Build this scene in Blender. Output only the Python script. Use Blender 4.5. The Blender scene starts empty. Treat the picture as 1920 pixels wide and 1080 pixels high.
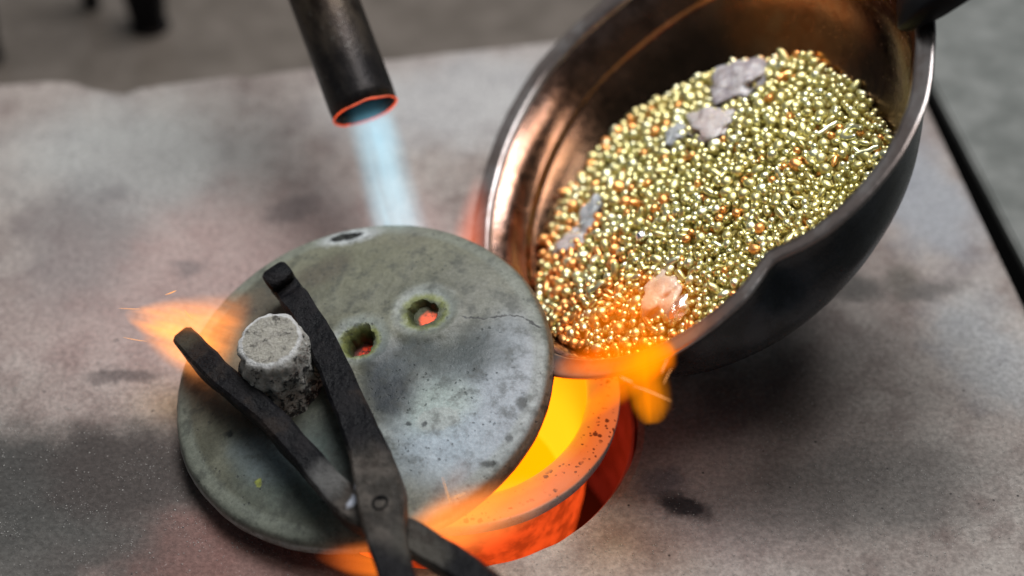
import bpy, bmesh, math, random
from math import sin, cos, pi, radians, hypot
from mathutils import Vector, Matrix, noise
import numpy as np

random.seed(7); rng = np.random.default_rng(7)
SC = bpy.context.scene
COL = SC.collection
CM = 0.01                                   # all shapes below are written in centimetres

# ------------------------------------------------------------------ camera, light, exposure
cam = bpy.data.cameras.new('camera'); cam_o = bpy.data.objects.new('camera', cam); COL.objects.link(cam_o)
cam.sensor_width = 36; cam.lens = 60; cam.clip_start = 0.01; cam.clip_end = 20
cam_o.location = (0, -0.47476, 0.45847); cam_o.rotation_euler = (radians(46), 0, 0)
cam.dof.use_dof = True; cam.dof.focus_distance = 0.580; cam.dof.aperture_fstop = 3.9
SC.camera = cam_o
W = bpy.data.worlds.new('World'); SC.world = W; W.use_nodes = True
bg = W.node_tree.nodes['Background']; bg.inputs[0].default_value = (0.80, 0.92, 1.0, 1); bg.inputs[1].default_value = 0.12

def area_light(name, loc, target, size, power, col, sy=None):
    l = bpy.data.lights.new(name, 'AREA'); l.energy = power; l.color = col; l.size = size
    if sy: l.shape = 'RECTANGLE'; l.size_y = sy
    o = bpy.data.objects.new(name, l); COL.objects.link(o); o.location = loc
    o.rotation_euler = (Vector(target) - Vector(loc)).to_track_quat('-Z', 'Y').to_euler()
    return o
area_light('window_light', (0.12, 0.42, 1.3), (0, 0, 0), 0.75, 29, (0.98, 0.99, 1.0), 0.6)
area_light('flange_fill', (-1.15, 0.95, 0.42), (0.05, 0, 0.08), 0.9, 0.8, (1.0, 0.97, 0.93), 0.6)  # added unseen panel that puts grey reflections on the pan flange
area_light('front_fill', (0.25, -0.15, 1.5), (0, 0, 0), 0.5, 6, (1.0, 0.96, 0.9))  # added fill for faces turned to the camera, no lamp hangs there

SC.view_settings.view_transform = 'Standard'; SC.view_settings.look = 'None'
SC.view_settings.exposure = -0.1; SC.view_settings.gamma = 1
SC.render.engine = 'CYCLES'
SC.cycles.use_denoising = True
SC.cycles.max_bounces = 8; SC.cycles.volume_bounces = 0
SC.cycles.volume_step_rate = 0.5; SC.cycles.volume_max_steps = 128
SC.cycles.sample_clamp_indirect = 6.0
SC.cycles.caustics_reflective = False; SC.cycles.caustics_refractive = False

# ------------------------------------------------------------------ helpers
def link(o, parent=None):
    COL.objects.link(o)
    if parent is not None: o.parent = parent
    return o
def mesh(name, verts, faces, mat, parent=None, smooth=True, mw=None, scale=CM):
    me = bpy.data.meshes.new(name)
    me.from_pydata([tuple(c * scale for c in v) for v in verts], [], faces); me.validate()
    bm = bmesh.new(); bm.from_mesh(me); bmesh.ops.recalc_face_normals(bm, faces=bm.faces); bm.to_mesh(me); bm.free()
    if smooth:
        me.polygons.foreach_set('use_smooth', [True] * len(me.polygons))
    me.materials.append(mat)
    o = bpy.data.objects.new(name, me); link(o, parent)
    if mw is not None: o.matrix_world = mw
    return o
def sharp(o, deg=35):
    me = o.data; bm = bmesh.new(); bm.from_mesh(me)
    for e in bm.edges:
        if len(e.link_faces) == 2: e.smooth = e.calc_face_angle(0) < radians(deg)
    bm.to_mesh(me); bm.free(); return o
def tag(o, label, cat, group=None, kind=None):
    if label: o['label'] = label
    if cat: o['category'] = cat
    if group: o['group'] = group
    if kind: o['kind'] = kind
    return o
def frame(loc, ax, ay, az):
    m = Matrix.Identity(4)
    for i, a in enumerate((ax, ay, az)):
        a = Vector(a).normalized()
        for j in range(3): m[j][i] = a[j]
    m.translation = Vector(loc) * CM
    return m
def frame_z(loc, d, hint=(0, 0, 1)):
    z = Vector(d).normalized(); x = Vector(hint).cross(z)
    if x.length < 1e-4: x = Vector((1, 0, 0))
    x.normalize(); return frame(loc, x, z.cross(x), z)
def thing(name, label, cat, mw, group=None):
    o = bpy.data.objects.new(name, None); link(o); o.matrix_world = mw; o.empty_display_size = 0.02
    return tag(o, label, cat, group)
def nz(x, y, z, s=1.0):
    return noise.noise(Vector((x * s, y * s, z * s)))
def lathe(prof, seg=96, rfun=None, close_start=False, close_end=False):
    """prof: list of (r, z); rfun(phi, r, z) -> (r, z)"""
    V, F, rows = [], [], []
    for (r, z) in prof:
        if r < 1e-6:
            rows.append([len(V)]); V.append((0, 0, z)); continue
        row = []
        for k in range(seg):
            a = 2 * pi * k / seg; rr, zz = rfun(a, r, z) if rfun else (r, z)
            row.append(len(V)); V.append((rr * cos(a), rr * sin(a), zz))
        rows.append(row)
    for A, B in zip(rows, rows[1:]):
        for k in range(seg):
            k2 = (k + 1) % seg
            if len(A) == 1 and len(B) == 1: continue
            if len(A) == 1: F.append((A[0], B[k], B[k2]))
            elif len(B) == 1: F.append((A[k], A[k2], B[0]))
            else: F.append((A[k], A[k2], B[k2], B[k]))
    return V, F
def sweep(path, width, thick, up=Vector((0, 0, 1)), bev=0.22, sub=6, rough=0.0):
    """bevelled bar along a smooth path; path points (x,y,z), width/thick per point"""
    def cr(P, t):
        n = len(P) - 1; i = min(int(t * n), n - 1); f = t * n - i
        p = [P[max(i - 1, 0)], P[i], P[i + 1], P[min(i + 2, n)]]
        return 0.5 * ((2 * p[1]) + (p[2] - p[0]) * f + (2 * p[0] - 5 * p[1] + 4 * p[2] - p[3]) * f * f + (3 * p[1] - p[0] - 3 * p[2] + p[3]) * f ** 3)
    P = np.array(path, float); Wd = np.array(width, float); Th = np.array(thick, float)
    N = (len(path) - 1) * sub + 1; V, F = [], []
    ts = [i / (N - 1) for i in range(N)]
    pts = [Vector(cr(P, t)) for t in ts]
    for i, t in enumerate(ts):
        tan = (pts[min(i + 1, N - 1)] - pts[max(i - 1, 0)]).normalized()
        side = tan.cross(up).normalized(); u = side.cross(tan)
        w = cr(Wd, t) / 2; h = cr(Th, t) / 2; b = bev * min(w, h) * 1.3
        e = 1.0
        if i == 0 or i == N - 1: e = 0.8
        for (a, c) in ((w, h - b), (w - b, h), (-w + b, h), (-w, h - b), (-w, -h + b), (-w + b, -h), (w - b, -h), (w, -h + b)):
            p = pts[i] + side * a * e + u * c * e
            p += Vector((nz(p.x, p.y, p.z, 1.3), nz(p.x + 9, p.y, p.z, 1.3), nz(p.x, p.y + 9, p.z, 1.3))) * rough
            V.append(tuple(p))
    for i in range(N - 1):
        for k in range(8):
            F.append((i * 8 + k, i * 8 + (k + 1) % 8, (i + 1) * 8 + (k + 1) % 8, (i + 1) * 8 + k))
    F.append(tuple(range(8))); F.append(tuple((N - 1) * 8 + k for k in range(8)))
    return V, F
def ico(sub=2):
    bm = bmesh.new(); bmesh.ops.create_icosphere(bm, subdivisions=sub, radius=1)
    v = np.array([x.co[:] for x in bm.verts]); f = np.array([[l.index for l in q.verts] for q in bm.faces]); bm.free()
    return v, f

# ---- material helpers
class NT:
    def __init__(s, name):
        s.mat = bpy.data.materials.new(name); s.mat.use_nodes = True
        s.t = s.mat.node_tree; s.n = s.t.nodes; s.bsdf = s.n['Principled BSDF']; s.out = s.n['Material Output']
        tc = s.n.new('ShaderNodeTexCoord')
        s.co = s.vm('SCALE', tc.outputs['Object'], sc=100.0)            # object coordinates in cm
    def link(s, a, b): s.t.links.new(a, b)
    def setin(s, i, v):
        if isinstance(v, bpy.types.NodeSocket): s.link(v, i)
        elif isinstance(v, (tuple, list)) and len(v) == 3 and i.type == 'RGBA': i.default_value = (*v, 1)
        else: i.default_value = v
    def vm(s, op, a, b=None, sc=None):
        n = s.n.new('ShaderNodeVectorMath'); n.operation = op; s.setin(n.inputs[0], a)
        if b is not None: s.setin(n.inputs[1], b)
        if sc is not None: s.setin(n.inputs['Scale'], sc)
        return n.outputs['Value'] if op in ('LENGTH', 'DOT_PRODUCT', 'DISTANCE') else n.outputs[0]
    def m(s, op, a, b=None, c=None, clamp=False):
        n = s.n.new('ShaderNodeMath'); n.operation = op; n.use_clamp = clamp; s.setin(n.inputs[0], a)
        if b is not None: s.setin(n.inputs[1], b)
        if c is not None: s.setin(n.inputs[2], c)
        return n.outputs[0]
    def noise(s, scale, detail=4, rough=0.55, dist=0.0, co=None, color=False):
        n = s.n.new('ShaderNodeTexNoise'); s.link(co or s.co, n.inputs['Vector'])
        n.inputs['Scale'].default_value = scale; n.inputs['Detail'].default_value = detail
        n.inputs['Roughness'].default_value = rough; n.inputs['Distortion'].default_value = dist
        return n.outputs['Color' if color else 'Fac']
    def voro(s, scale, co=None, out='Distance', rnd=1.0):
        n = s.n.new('ShaderNodeTexVoronoi'); s.link(co or s.co, n.inputs['Vector']); n.inputs['Scale'].default_value = scale
        n.inputs['Randomness'].default_value = rnd
        return n.outputs[out]
    def map(s, v, a, b, c=0.0, d=1.0, smooth=True):
        n = s.n.new('ShaderNodeMapRange'); n.interpolation_type = 'SMOOTHSTEP' if smooth else 'LINEAR'
        s.setin(n.inputs['Value'], v)
        for k, x in zip(('From Min', 'From Max', 'To Min', 'To Max'), (a, b, c, d)): n.inputs[k].default_value = x
        return n.outputs['Result']
    def mix(s, fac, a, b, mode='MIX'):
        n = s.n.new('ShaderNodeMix'); n.data_type = 'RGBA'; n.blend_type = mode
        s.setin(n.inputs[0], fac); s.setin(n.inputs[6], a); s.setin(n.inputs[7], b)
        return n.outputs[2]
    def ramp(s, v, pts):
        n = s.n.new('ShaderNodeValToRGB'); s.link(v, n.inputs[0]); e = n.color_ramp.elements
        while len(e) < len(pts): e.new(0.5)
        for q, (p, c) in zip(e, pts): q.position = p; q.color = (*c, 1)
        return n.outputs[0]
    def sep(s, v):
        n = s.n.new('ShaderNodeSeparateXYZ'); s.link(v, n.inputs[0]); return n.outputs
    def warp(s, amp, scale, co=None):
        c = s.noise(scale, 4, 0.6, color=True, co=co)
        c = s.vm('SCALE', s.vm('SUBTRACT', c, (0.5, 0.5, 0.5)), sc=amp * 2)
        return s.vm('ADD', co or s.co, c)
    def blob(s, co, x, y, rx, ry=None, rot=0, inner=0.2, z=0, rz=1e4):
        n = s.n.new('ShaderNodeMapping'); n.vector_type = 'TEXTURE'; s.link(co, n.inputs[0])
        n.inputs['Location'].default_value = (x, y, z); n.inputs['Rotation'].default_value = (0, 0, radians(rot))
        n.inputs['Scale'].default_value = (rx, ry or rx, rz)
        return s.map(s.vm('LENGTH', n.outputs[0]), 1.0, inner)
    def bump(s, h, dist=0.0005, strength=1.0, prev=None):
        n = s.n.new('ShaderNodeBump'); s.link(h, n.inputs['Height'])
        n.inputs['Distance'].default_value = dist; n.inputs['Strength'].default_value = strength
        if prev is not None: s.link(prev, n.inputs['Normal'])
        s.link(n.outputs[0], s.bsdf.inputs['Normal']); return n.outputs[0]
    def set(s, **k):
        for a, v in k.items():
            key = {'color': 'Base Color', 'rough': 'Roughness', 'metal': 'Metallic', 'emit': 'Emission Color', 'estr': 'Emission Strength', 'spec': 'Specular IOR Level',
                   'coat': 'Coat Weight', 'crough': 'Coat Roughness', 'trans': 'Transmission Weight', 'ior': 'IOR', 'sheen': 'Sheen Weight', 'sss': 'Subsurface Weight'}[a]
            s.setin(s.bsdf.inputs[key], v)
        return s.mat

# ------------------------------------------------------------------ materials
def mat_slab():
    t = NT('grey_refractory_board')
    big = t.noise(0.16, 5, 0.6); mid = t.noise(0.7, 6, 0.65); fine = t.noise(5.0, 5, 0.7); mot = t.noise(2.0, 5, 0.7)
    c = t.mix(t.map(big, 0.35, 0.65), (0.240, 0.200, 0.182), (0.338, 0.302, 0.277))
    c = t.mix(t.map(mid, 0.42, 0.72), c, t.mix(1.0, c, (0.62, 0.57, 0.57), 'MULTIPLY'))
    c = t.mix(t.m('MULTIPLY', t.map(mot, 0.52, 0.75), 0.35), c, (0.12, 0.11, 0.105))
    w = t.warp(2.0, 0.35); w2 = t.warp(0.6, 1.2)
    def stain(co, x, y, rx, ry, rot, col, f, inner=0.3):
        nonlocal c
        k = t.m('MULTIPLY', t.blob(co, x, y, rx * 1.15, ry * 1.15, rot, inner), f)
        c = t.mix(k, c, col)
    # warm flame glow painted into the slab left of the lid and round the hole
    stain(w, -11.5, 0.5, 10, 7, 20, (0.33, 0.235, 0.22), 0.7)
    stain(w, 6.5, -9, 6, 5, 0, (0.31, 0.23, 0.22), 0.6)
    stain(w, -9.5, -13, 6, 4, 0, (0.15, 0.075, 0.065), 0.85)
    # paler patches
    stain(w, -16, 8, 7, 5, 0, (0.31, 0.325, 0.32), 0.6)
    stain(w, -2, 12, 8, 4, 10, (0.38, 0.385, 0.39), 0.6)
    stain(w, 16.6, 6, 2.6, 6, 15, (0.25, 0.27, 0.30), 0.7)
    stain(w, 17.6, -3.2, 2.2, 4, 15, (0.25, 0.27, 0.285), 0.6)
    # sooty patches lower left, other dark patches
    stain(w, -16.8, -9.6, 6.6, 3.2, 5, (0.045, 0.045, 0.043), 0.93)
    stain(w, -13.6, -9.0, 3.8, 2.8, -10, (0.055, 0.047, 0.044), 0.9)
    stain(w, -15.5, -12.4, 5, 2.2, 0, (0.055, 0.055, 0.052), 0.85)
    stain(w, 12.4, -5.6, 6.5, 4.4, 30, (0.11, 0.10, 0.094), 0.55)
    stain(w, 12.0, -10.0, 7, 2.6, 8, (0.11, 0.105, 0.10), 0.7)
    stain(w, 9.0, -5.2, 3.5, 2.6, 0, (0.08, 0.06, 0.056), 0.6)
    stain(w, -17.4, 2.6, 3.4, 4.5, 0, (0.16, 0.15, 0.15), 0.6)
    stain(w2, -14.3, -4.6, 1.7, 0.45, 3, (0.085, 0.07, 0.07), 0.75)
    stain(w2, -9.0, 4.6, 1.5, 0.9, 30, (0.12, 0.10, 0.10), 0.6)
    stain(w2, -12.6, 1.2, 0.9, 0.6, 0, (0.14, 0.12, 0.12), 0.6)
    stain(w2, -16.4, 5.5, 1.0, 0.6, 20, (0.16, 0.15, 0.15), 0.6)
    stain(w2, 15.2, 0.2, 0.9, 1.3, 0, (0.085, 0.075, 0.065), 0.75)
    stain(w2, 16.3, -0.1, 1.6, 0.6, 15, (0.11, 0.10, 0.095), 0.7)
    stain(w2, 13.4, 0.0, 1.4, 1.0, 0, (0.05, 0.05, 0.048), 0.7)
    stain(w2, 5.1, -9.7, 1.2, 0.9, 20, (0.11, 0.095, 0.105), 0.8)
    stain(w2, 5.9, -10.75, 1.15, 0.7, -25, (0.022, 0.018, 0.02), 0.95)
    # pale grit and dark pin holes
    g = t.voro(5.5, co=t.warp(0.06, 6)); gm = t.noise(1.1, 3, 0.6)
    grit = t.m('MULTIPLY', t.map(g, 0.22, 0.08), t.map(gm, 0.40, 0.58))
    c = t.mix(t.m('MULTIPLY', grit, 0.5), c, (0.62, 0.59, 0.56))
    g2 = t.voro(11.0); c = t.mix(t.m('MULTIPLY', t.m('MULTIPLY', t.map(g2, 0.22, 0.08), t.map(t.noise(0.9, 2), 0.5, 0.6)), 0.45), c, (0.55, 0.53, 0.51))
    p = t.voro(2.1); c = t.mix(t.m('MULTIPLY', t.map(p, 0.13, 0.05), t.map(t.noise(0.8, 2, co=t.warp(0.1, 3)), 0.48, 0.6)), c, (0.05, 0.045, 0.045))
    c = t.mix(t.map(fine, 0.3, 0.75), t.mix(1.0, c, (0.70, 0.70, 0.70), 'MULTIPLY'), t.mix(1.0, c, (1.20, 1.20, 1.20), 'MULTIPLY'))
    h = t.m('ADD', t.m('MULTIPLY', fine, 0.8), t.m('ADD', t.m('MULTIPLY', mid, 0.8), t.m('MULTIPLY', grit, 0.7)))
    t.bump(h, 0.0011, 0.9)
    return t.set(color=c, rough=0.85, spec=0.12)

def mat_plain_board(name, a, b, rough=0.6, gap_shade=False):
    t = NT(name); n = t.noise(0.5, 6, 0.6); f = t.noise(4, 4, 0.6)
    c = t.mix(t.map(n, 0.35, 0.68), a, b); c = t.mix(t.map(f, 0.35, 0.8), c, t.mix(1.0, c, (0.8, 0.8, 0.8), 'MULTIPLY'))
    t.bump(f, 0.0006, 0.5)
    if gap_shade: c = t.mix(t.map(t.sep(t.co)[2], -0.12, -0.5), c, (0.01, 0.01, 0.01))  # side walls painted near black for the shade in the gap
    return t.set(color=c, rough=rough, spec=0.1 if gap_shade else 0.5)

def mat_lid():
    t = NT('fired_ceramic_lid')
    big = t.noise(0.45, 4, 0.6); mid = t.noise(1.6, 6, 0.68); fine = t.noise(7, 5, 0.75); w = t.warp(0.5, 1.0); w2 = t.warp(0.22, 2.6); w3 = t.warp(0.16, 4.5)
    c = t.mix(t.map(big, 0.36, 0.64), (0.075, 0.075, 0.056), (0.135, 0.135, 0.103))
    def stain(co, x, y, rx, ry, rot, col, f, inner=0.3):
        nonlocal c
        if inner < 0.5: rx, ry = rx * 1.25, ry * 1.25
        c = t.mix(t.m('MULTIPLY', t.blob(co, x, y, rx, ry, rot, inner), f), c, col)
    # bluish window sheen painted on the right, greenish veils, brown scorch top left
    stain(w, 3.9, -2.6, 3.2, 2.6, 30, (0.25, 0.30, 0.345), 0.9)
    stain(w, 5.2, -1.0, 1.6, 3.4, 0, (0.19, 0.215, 0.24), 0.85)
    stain(w, 2.9, -1.9, 1.5, 1.1, 30, (0.24, 0.285, 0.24), 0.6)
    stain(w, 3.8, 2.8, 2.6, 2.0, 0, (0.13, 0.13, 0.11), 0.5)
    stain(w, -0.5, 4.8, 4.5, 1.7, 0, (0.15, 0.148, 0.105), 0.55)
    stain(w, -4.2, 3.3, 1.5, 1.1, 30, (0.075, 0.062, 0.048), 0.75)
    stain(w, -1.6, 4.4, 1.3, 0.8, 30, (0.08, 0.07, 0.055), 0.75)
    stain(w, -5.2, 0.2, 1.4, 2.2, 0, (0.15, 0.13, 0.095), 0.6)
    stain(w, -1.5, -3.8, 3.0, 2.2, -30, (0.07, 0.095, 0.09), 0.75)
    stain(w, -3.0, -3.2, 1.8, 1.0, -30, (0.17, 0.21, 0.23), 0.55)
    stain(w, -4.3, -0.5, 1.5, 1.0, -35, (0.05, 0.042, 0.03), 0.8)
    stain(w, -3.3, -1.6, 2.2, 1.1, -35, (0.035, 0.03, 0.022), 0.85)
    stain(w, 1.2, -1.0, 1.1, 1.7, 15, (0.018, 0.022, 0.027), 0.95)
    stain(w, 1.9, 0.1, 1.6, 1.0, 0, (0.05, 0.06, 0.065), 0.8)
    stain(w, 3.95, 0.05, 1.75, 1.5, 30, (0.022, 0.03, 0.03), 0.92, 0.15)
    stain(w, 0.2, -4.4, 0.9, 1.4, 10, (0.07, 0.085, 0.075), 0.7)
    stain(w3, 2.9, -2.5, 0.85, 0.5, 10, (0.235, 0.255, 0.245), 0.75, 0.75)
    # outer band
    r = t.vm('LENGTH', t.vm('MULTIPLY', t.co, (1, 1, 0)))
    band = t.map(r, 5.95, 6.2); c = t.mix(t.m('MULTIPLY', band, 0.5), c, (0.16, 0.175, 0.15))
    zc = t.sep(t.co)[2]
    side = t.map(zc, -0.16, -0.30)
    c = t.mix(side, c, t.mix(t.map(mid, 0.4, 0.6), (0.22, 0.22, 0.20), (0.42, 0.45, 0.43)))
    xx = t.sep(t.co)[0]
    c = t.mix(t.m('MULTIPLY', t.m('MULTIPLY', t.map(zc, 0.02, -0.12), t.map(xx, 2.2, 4.6)), 0.9), c, t.mix(t.map(mid, 0.4, 0.6), (0.05, 0.028, 0.014), (0.14, 0.085, 0.05)))
    # crust round the two vents
    for (x, y, rr) in ((2.31, 1.97, 1.12), (0.05, 0.95, 1.0)):
        rr *= 0.82; stain(w2, x, y + 0.1, rr + 0.5, rr + 0.4, 0, (0.27, 0.31, 0.30), 0.5, 0.5)
        stain(w3, x, y, rr * 1.08, rr * 1.02, 0, (0.15, 0.165, 0.05), 0.95, 0.7)
        stain(w3, x + 0.02, y - 0.05, rr * 0.9, rr * 0.85, 0, (0.022, 0.027, 0.014), 0.9, 0.6)
    # flaked black patch, crack, blue-green specks
    stain(w3, -0.75, 6.1, 1.25, 0.45, 5, (0.42, 0.44, 0.45), 0.8, 0.3)
    stain(w3, -0.85, 6.12, 0.75, 0.22, 6, (0.004, 0.004, 0.004), 1.0, 0.7)
    for (x0, y0, x1, y1) in ((3.55, 1.60, 4.6, 1.50), (4.55, 1.50, 5.25, 1.66), (5.2, 1.66, 5.8, 1.52), (5.75, 1.52, 6.35, 1.1)):
        stain(w3, (x0 + x1) / 2, (y0 + y1) / 2, hypot(x1 - x0, y1 - y0) * 0.58, 0.05, math.degrees(math.atan2(y1 - y0, x1 - x0)), (0.008, 0.008, 0.008), 0.95, 0.6)
    stain(w3, -3.2, -4.2, 0.16, 0.18, 0, (0.30, 0.33, 0.06), 0.9, 0.6)
    for (x, y, rx, ry) in ((0.65, -4.85, .2, .12), (2.45, -2.65, .1, .16), (4.6, -4.2, .28, .13), (5.7, -2.0, .2, .3), (5.2, -3.3, .14, .2), (1.9, -2.6, .14, .08), (-0.6, -5.2, .5, .06), (-4.4, -2.2, .14, .16)):
        stain(w3, x, y, rx, ry, 0, (0.012, 0.016, 0.018), 0.85, 0.4)
    pit = t.voro(4.2, co=t.warp(0.1, 5)); area = t.map(t.noise(0.7, 3, 0.6), 0.48, 0.62)
    pm = t.m('MULTIPLY', t.map(pit, 0.24, 0.10), area)
    c = t.mix(t.m('MULTIPLY', pm, 0.7), c, (0.03, 0.035, 0.035))
    c = t.mix(t.m('MULTIPLY', t.map(mid, 0.48, 0.66), 0.6), c, (0.04, 0.043, 0.038))
    c = t.mix(t.map(fine, 0.3, 0.72), t.mix(1.0, c, (0.78, 0.78, 0.78), 'MULTIPLY'), t.mix(1.0, c, (1.16, 1.16, 1.16), 'MULTIPLY'))
    h = t.m('ADD', t.m('MULTIPLY', mid, 0.8), t.m('SUBTRACT', t.m('MULTIPLY', fine, 0.25), t.m('MULTIPLY', pm, 0.6)))
    t.bump(h, 0.0006, 0.6)
    return t.set(color=c, rough=t.map(mid, 0.3, 0.7, 0.3, 0.5), spec=0.2)

def mat_knob():
    t = NT('sooty_plaster'); z = t.sep(t.co)[2]; n = t.noise(3.2, 6, 0.75, co=t.warp(0.25, 3)); f = t.noise(9, 4, 0.7)
    c = t.mix(t.map(f, 0.35, 0.65), (0.34, 0.325, 0.28), (0.56, 0.55, 0.52))
    thr = t.m('ADD', n, t.m('MULTIPLY', t.map(z, 2.55, 2.15), 0.07))
    thr = t.m('ADD', thr, t.m('MULTIPLY', t.map(z, 2.0, 0.3), 0.05))
    c = t.mix(t.map(thr, 0.575, 0.64), c, (0.022, 0.022, 0.022))
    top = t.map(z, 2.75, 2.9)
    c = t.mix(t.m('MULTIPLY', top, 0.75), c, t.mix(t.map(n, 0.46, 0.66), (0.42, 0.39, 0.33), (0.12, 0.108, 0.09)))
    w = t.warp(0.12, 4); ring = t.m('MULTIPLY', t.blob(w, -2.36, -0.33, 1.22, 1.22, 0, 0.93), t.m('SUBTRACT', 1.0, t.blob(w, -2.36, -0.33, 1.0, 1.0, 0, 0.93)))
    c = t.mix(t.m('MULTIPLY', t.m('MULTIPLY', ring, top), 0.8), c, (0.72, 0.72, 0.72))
    t.bump(t.m('ADD', n, t.m('MULTIPLY', f, 0.6)), 0.0026, 1.0)
    return t.set(color=c, rough=0.85)

def mat_iron(name='forged_iron'):
    t = NT(name); n = t.noise(1.2, 5, 0.65); f = t.noise(5, 4, 0.7); q = t.noise(0.5, 3, 0.6, co=t.warp(0.3, 2))
    c = t.mix(t.map(n, 0.4, 0.65), (0.003, 0.003, 0.004), (0.010, 0.009, 0.010))
    c = t.mix(t.m('MULTIPLY', t.blob(t.warp(0.4, 1.6), 1.45, -6.4, 1.9, 2.6, 30, 0.5), 0.85), c, t.mix(t.map(n, 0.42, 0.62), (0.03, 0.026, 0.022), (0.075, 0.064, 0.055)))
    c = t.mix(t.m('MULTIPLY', t.blob(t.warp(0.4, 1.6), -0.3, -5.3, 1.1, 0.8, -50, 0.2), 0.8), c, (0.09, 0.088, 0.085))
    c = t.mix(t.m('MULTIPLY', t.blob(t.warp(0.4, 1.6), 2.9, -8.2, 1.3, 1.0, -40, 0.3), 0.7), c, (0.06, 0.054, 0.045))
    c = t.mix(t.m('MULTIPLY', t.blob(t.warp(0.3, 2.2), -5.9, 1.0, 0.9, 0.8, 0, 0.2), 0.55), c, (0.06, 0.052, 0.035))
    c = t.mix(t.m('MULTIPLY', t.blob(t.warp(0.15, 3), 0.55, -6.15, 0.2, 0.38, -25, 0.3), 0.9), c, (0.45, 0.48, 0.56))  # bright glint of the arm's facets painted into the colour
    c = t.mix(t.m('MULTIPLY', t.map(q, 0.56, 0.66), 0.6), c, (0.022, 0.016, 0.013))
    t.bump(t.m('ADD', n, t.m('MULTIPLY', f, 0.5)), 0.0016, 1.0)
    return t.set(color=c, rough=t.map(n, 0.3, 0.7, 0.36, 0.6), metal=0.0, spec=0.10)

def mat_pan():
    t = NT('heat_tinted_steel_with_glow'); n = t.noise(0.5, 4, 0.6); f = t.noise(3, 5, 0.65); z = t.sep(t.co)[2]
    c = t.mix(t.map(n, 0.38, 0.62), (0.20, 0.11, 0.08), (0.27, 0.17, 0.14))
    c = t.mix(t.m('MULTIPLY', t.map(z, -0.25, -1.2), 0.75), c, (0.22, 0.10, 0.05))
    c = t.mix(t.m('MULTIPLY', t.map(t.noise(0.9, 5, 0.7), 0.45, 0.66), 0.7), c, (0.08, 0.042, 0.028))
    c = t.mix(t.m('MULTIPLY', t.map(t.m('ADD', z, t.noise(0.8, 4, 0.6)), -0.9, -2.2), 0.8), c, (0.05, 0.032, 0.02))  # darker low on the wall, painting the deep shade round the heap
    c = t.mix(t.m('MULTIPLY', t.blob(t.warp(0.8, 0.7), 5.2, 7.2, 6.0, 5.0, -35, 0.3), 0.85), c, t.mix(t.map(n, 0.4, 0.6), (0.80, 0.25, 0.06), (0.90, 0.36, 0.11)))  # orange reflection of the flames painted on the far wall
    t.bump(f, 0.0004, 0.25)
    return t.set(color=c, metal=1.0, rough=t.map(f, 0.3, 0.7, 0.15, 0.28))
def mat_pan_rim():
    t = NT('brushed_steel_rim'); n = t.noise(0.6, 4, 0.6); f = t.noise(6, 4, 0.7)
    c = t.mix(t.map(n, 0.4, 0.6), (0.25, 0.205, 0.19), (0.36, 0.325, 0.315)); t.bump(f, 0.0002, 0.25)
    return t.set(color=c, metal=1.0, rough=t.map(f, 0.3, 0.7, 0.30, 0.45))
def mat_pan_out():
    t = NT('blackened_steel'); n = t.noise(0.8, 5, 0.65); f = t.noise(5, 4, 0.7)
    c = t.mix(t.map(n, 0.4, 0.65), (0.010, 0.011, 0.013), (0.026, 0.029, 0.035)); t.bump(f, 0.0004, 0.35)
    return t.set(color=c, metal=0.3, spec=0.4, rough=t.map(f, 0.3, 0.7, 0.18, 0.30))
def mat_gold(name, col, col2, rough=0.22):
    t = NT(name); oi = t.n.new('ShaderNodeObjectInfo')
    n = t.noise(1.2, 2, 0.5); f = t.noise(9, 3, 0.6)
    c = t.mix(t.map(n, 0.4, 0.6), col, col2); t.bump(f, 0.0004, 0.35)
    return t.set(color=c, metal=1.0, rough=rough)
def mat_rock(name, a, b, rough=0.5, metal=0.0, spec=0.5):
    t = NT(name); n = t.noise(2.2, 5, 0.65); f = t.noise(9, 4, 0.7)
    c = t.mix(t.map(n, 0.4, 0.62), a, b); t.bump(t.m('ADD', n, f), 0.0008, 0.4)
    if metal < 0.5: t.set(sss=0.5, trans=0.4); t.bsdf.inputs['Subsurface Radius'].default_value = (0.004, 0.003, 0.0025); t.bsdf.inputs['Subsurface Scale'].default_value = 1.0
    return t.set(color=c, rough=rough, metal=metal, spec=spec)
def mat_torch():
    t = NT('scorched_steel_tube'); n = t.noise(1.0, 5, 0.65, co=t.vm('MULTIPLY', t.co, (1, 1, 0.5))); f = t.noise(5, 4, 0.7); z = t.sep(t.co)[2]
    c = t.mix(t.map(n, 0.4, 0.65), (0.024, 0.015, 0.010), (0.075, 0.055, 0.038))
    c = t.mix(t.m('MULTIPLY', t.map(z, -5.5, -0.5), 0.7), c, (0.014, 0.015, 0.018))
    c = t.mix(t.m('MULTIPLY', t.map(f, 0.6, 0.72), 0.35), c, (0.2, 0.2, 0.19))
    t.bump(t.m('ADD', n, t.m('MULTIPLY', f, 0.4)), 0.0006, 0.6)
    return t.set(color=c, metal=0.75, rough=t.map(n, 0.3, 0.7, 0.33, 0.5))
def mat_glow(name, base, emit, strength, var=0.0, scale=0.8):
    t = NT(name)
    e = emit
    if var:
        n = t.noise(scale, 4, 0.6); e = t.mix(t.map(n, 0.35, 0.65), tuple(x * (1 - var) for x in emit), emit)
    return t.set(color=base, rough=0.7, emit=e, estr=strength)
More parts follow.
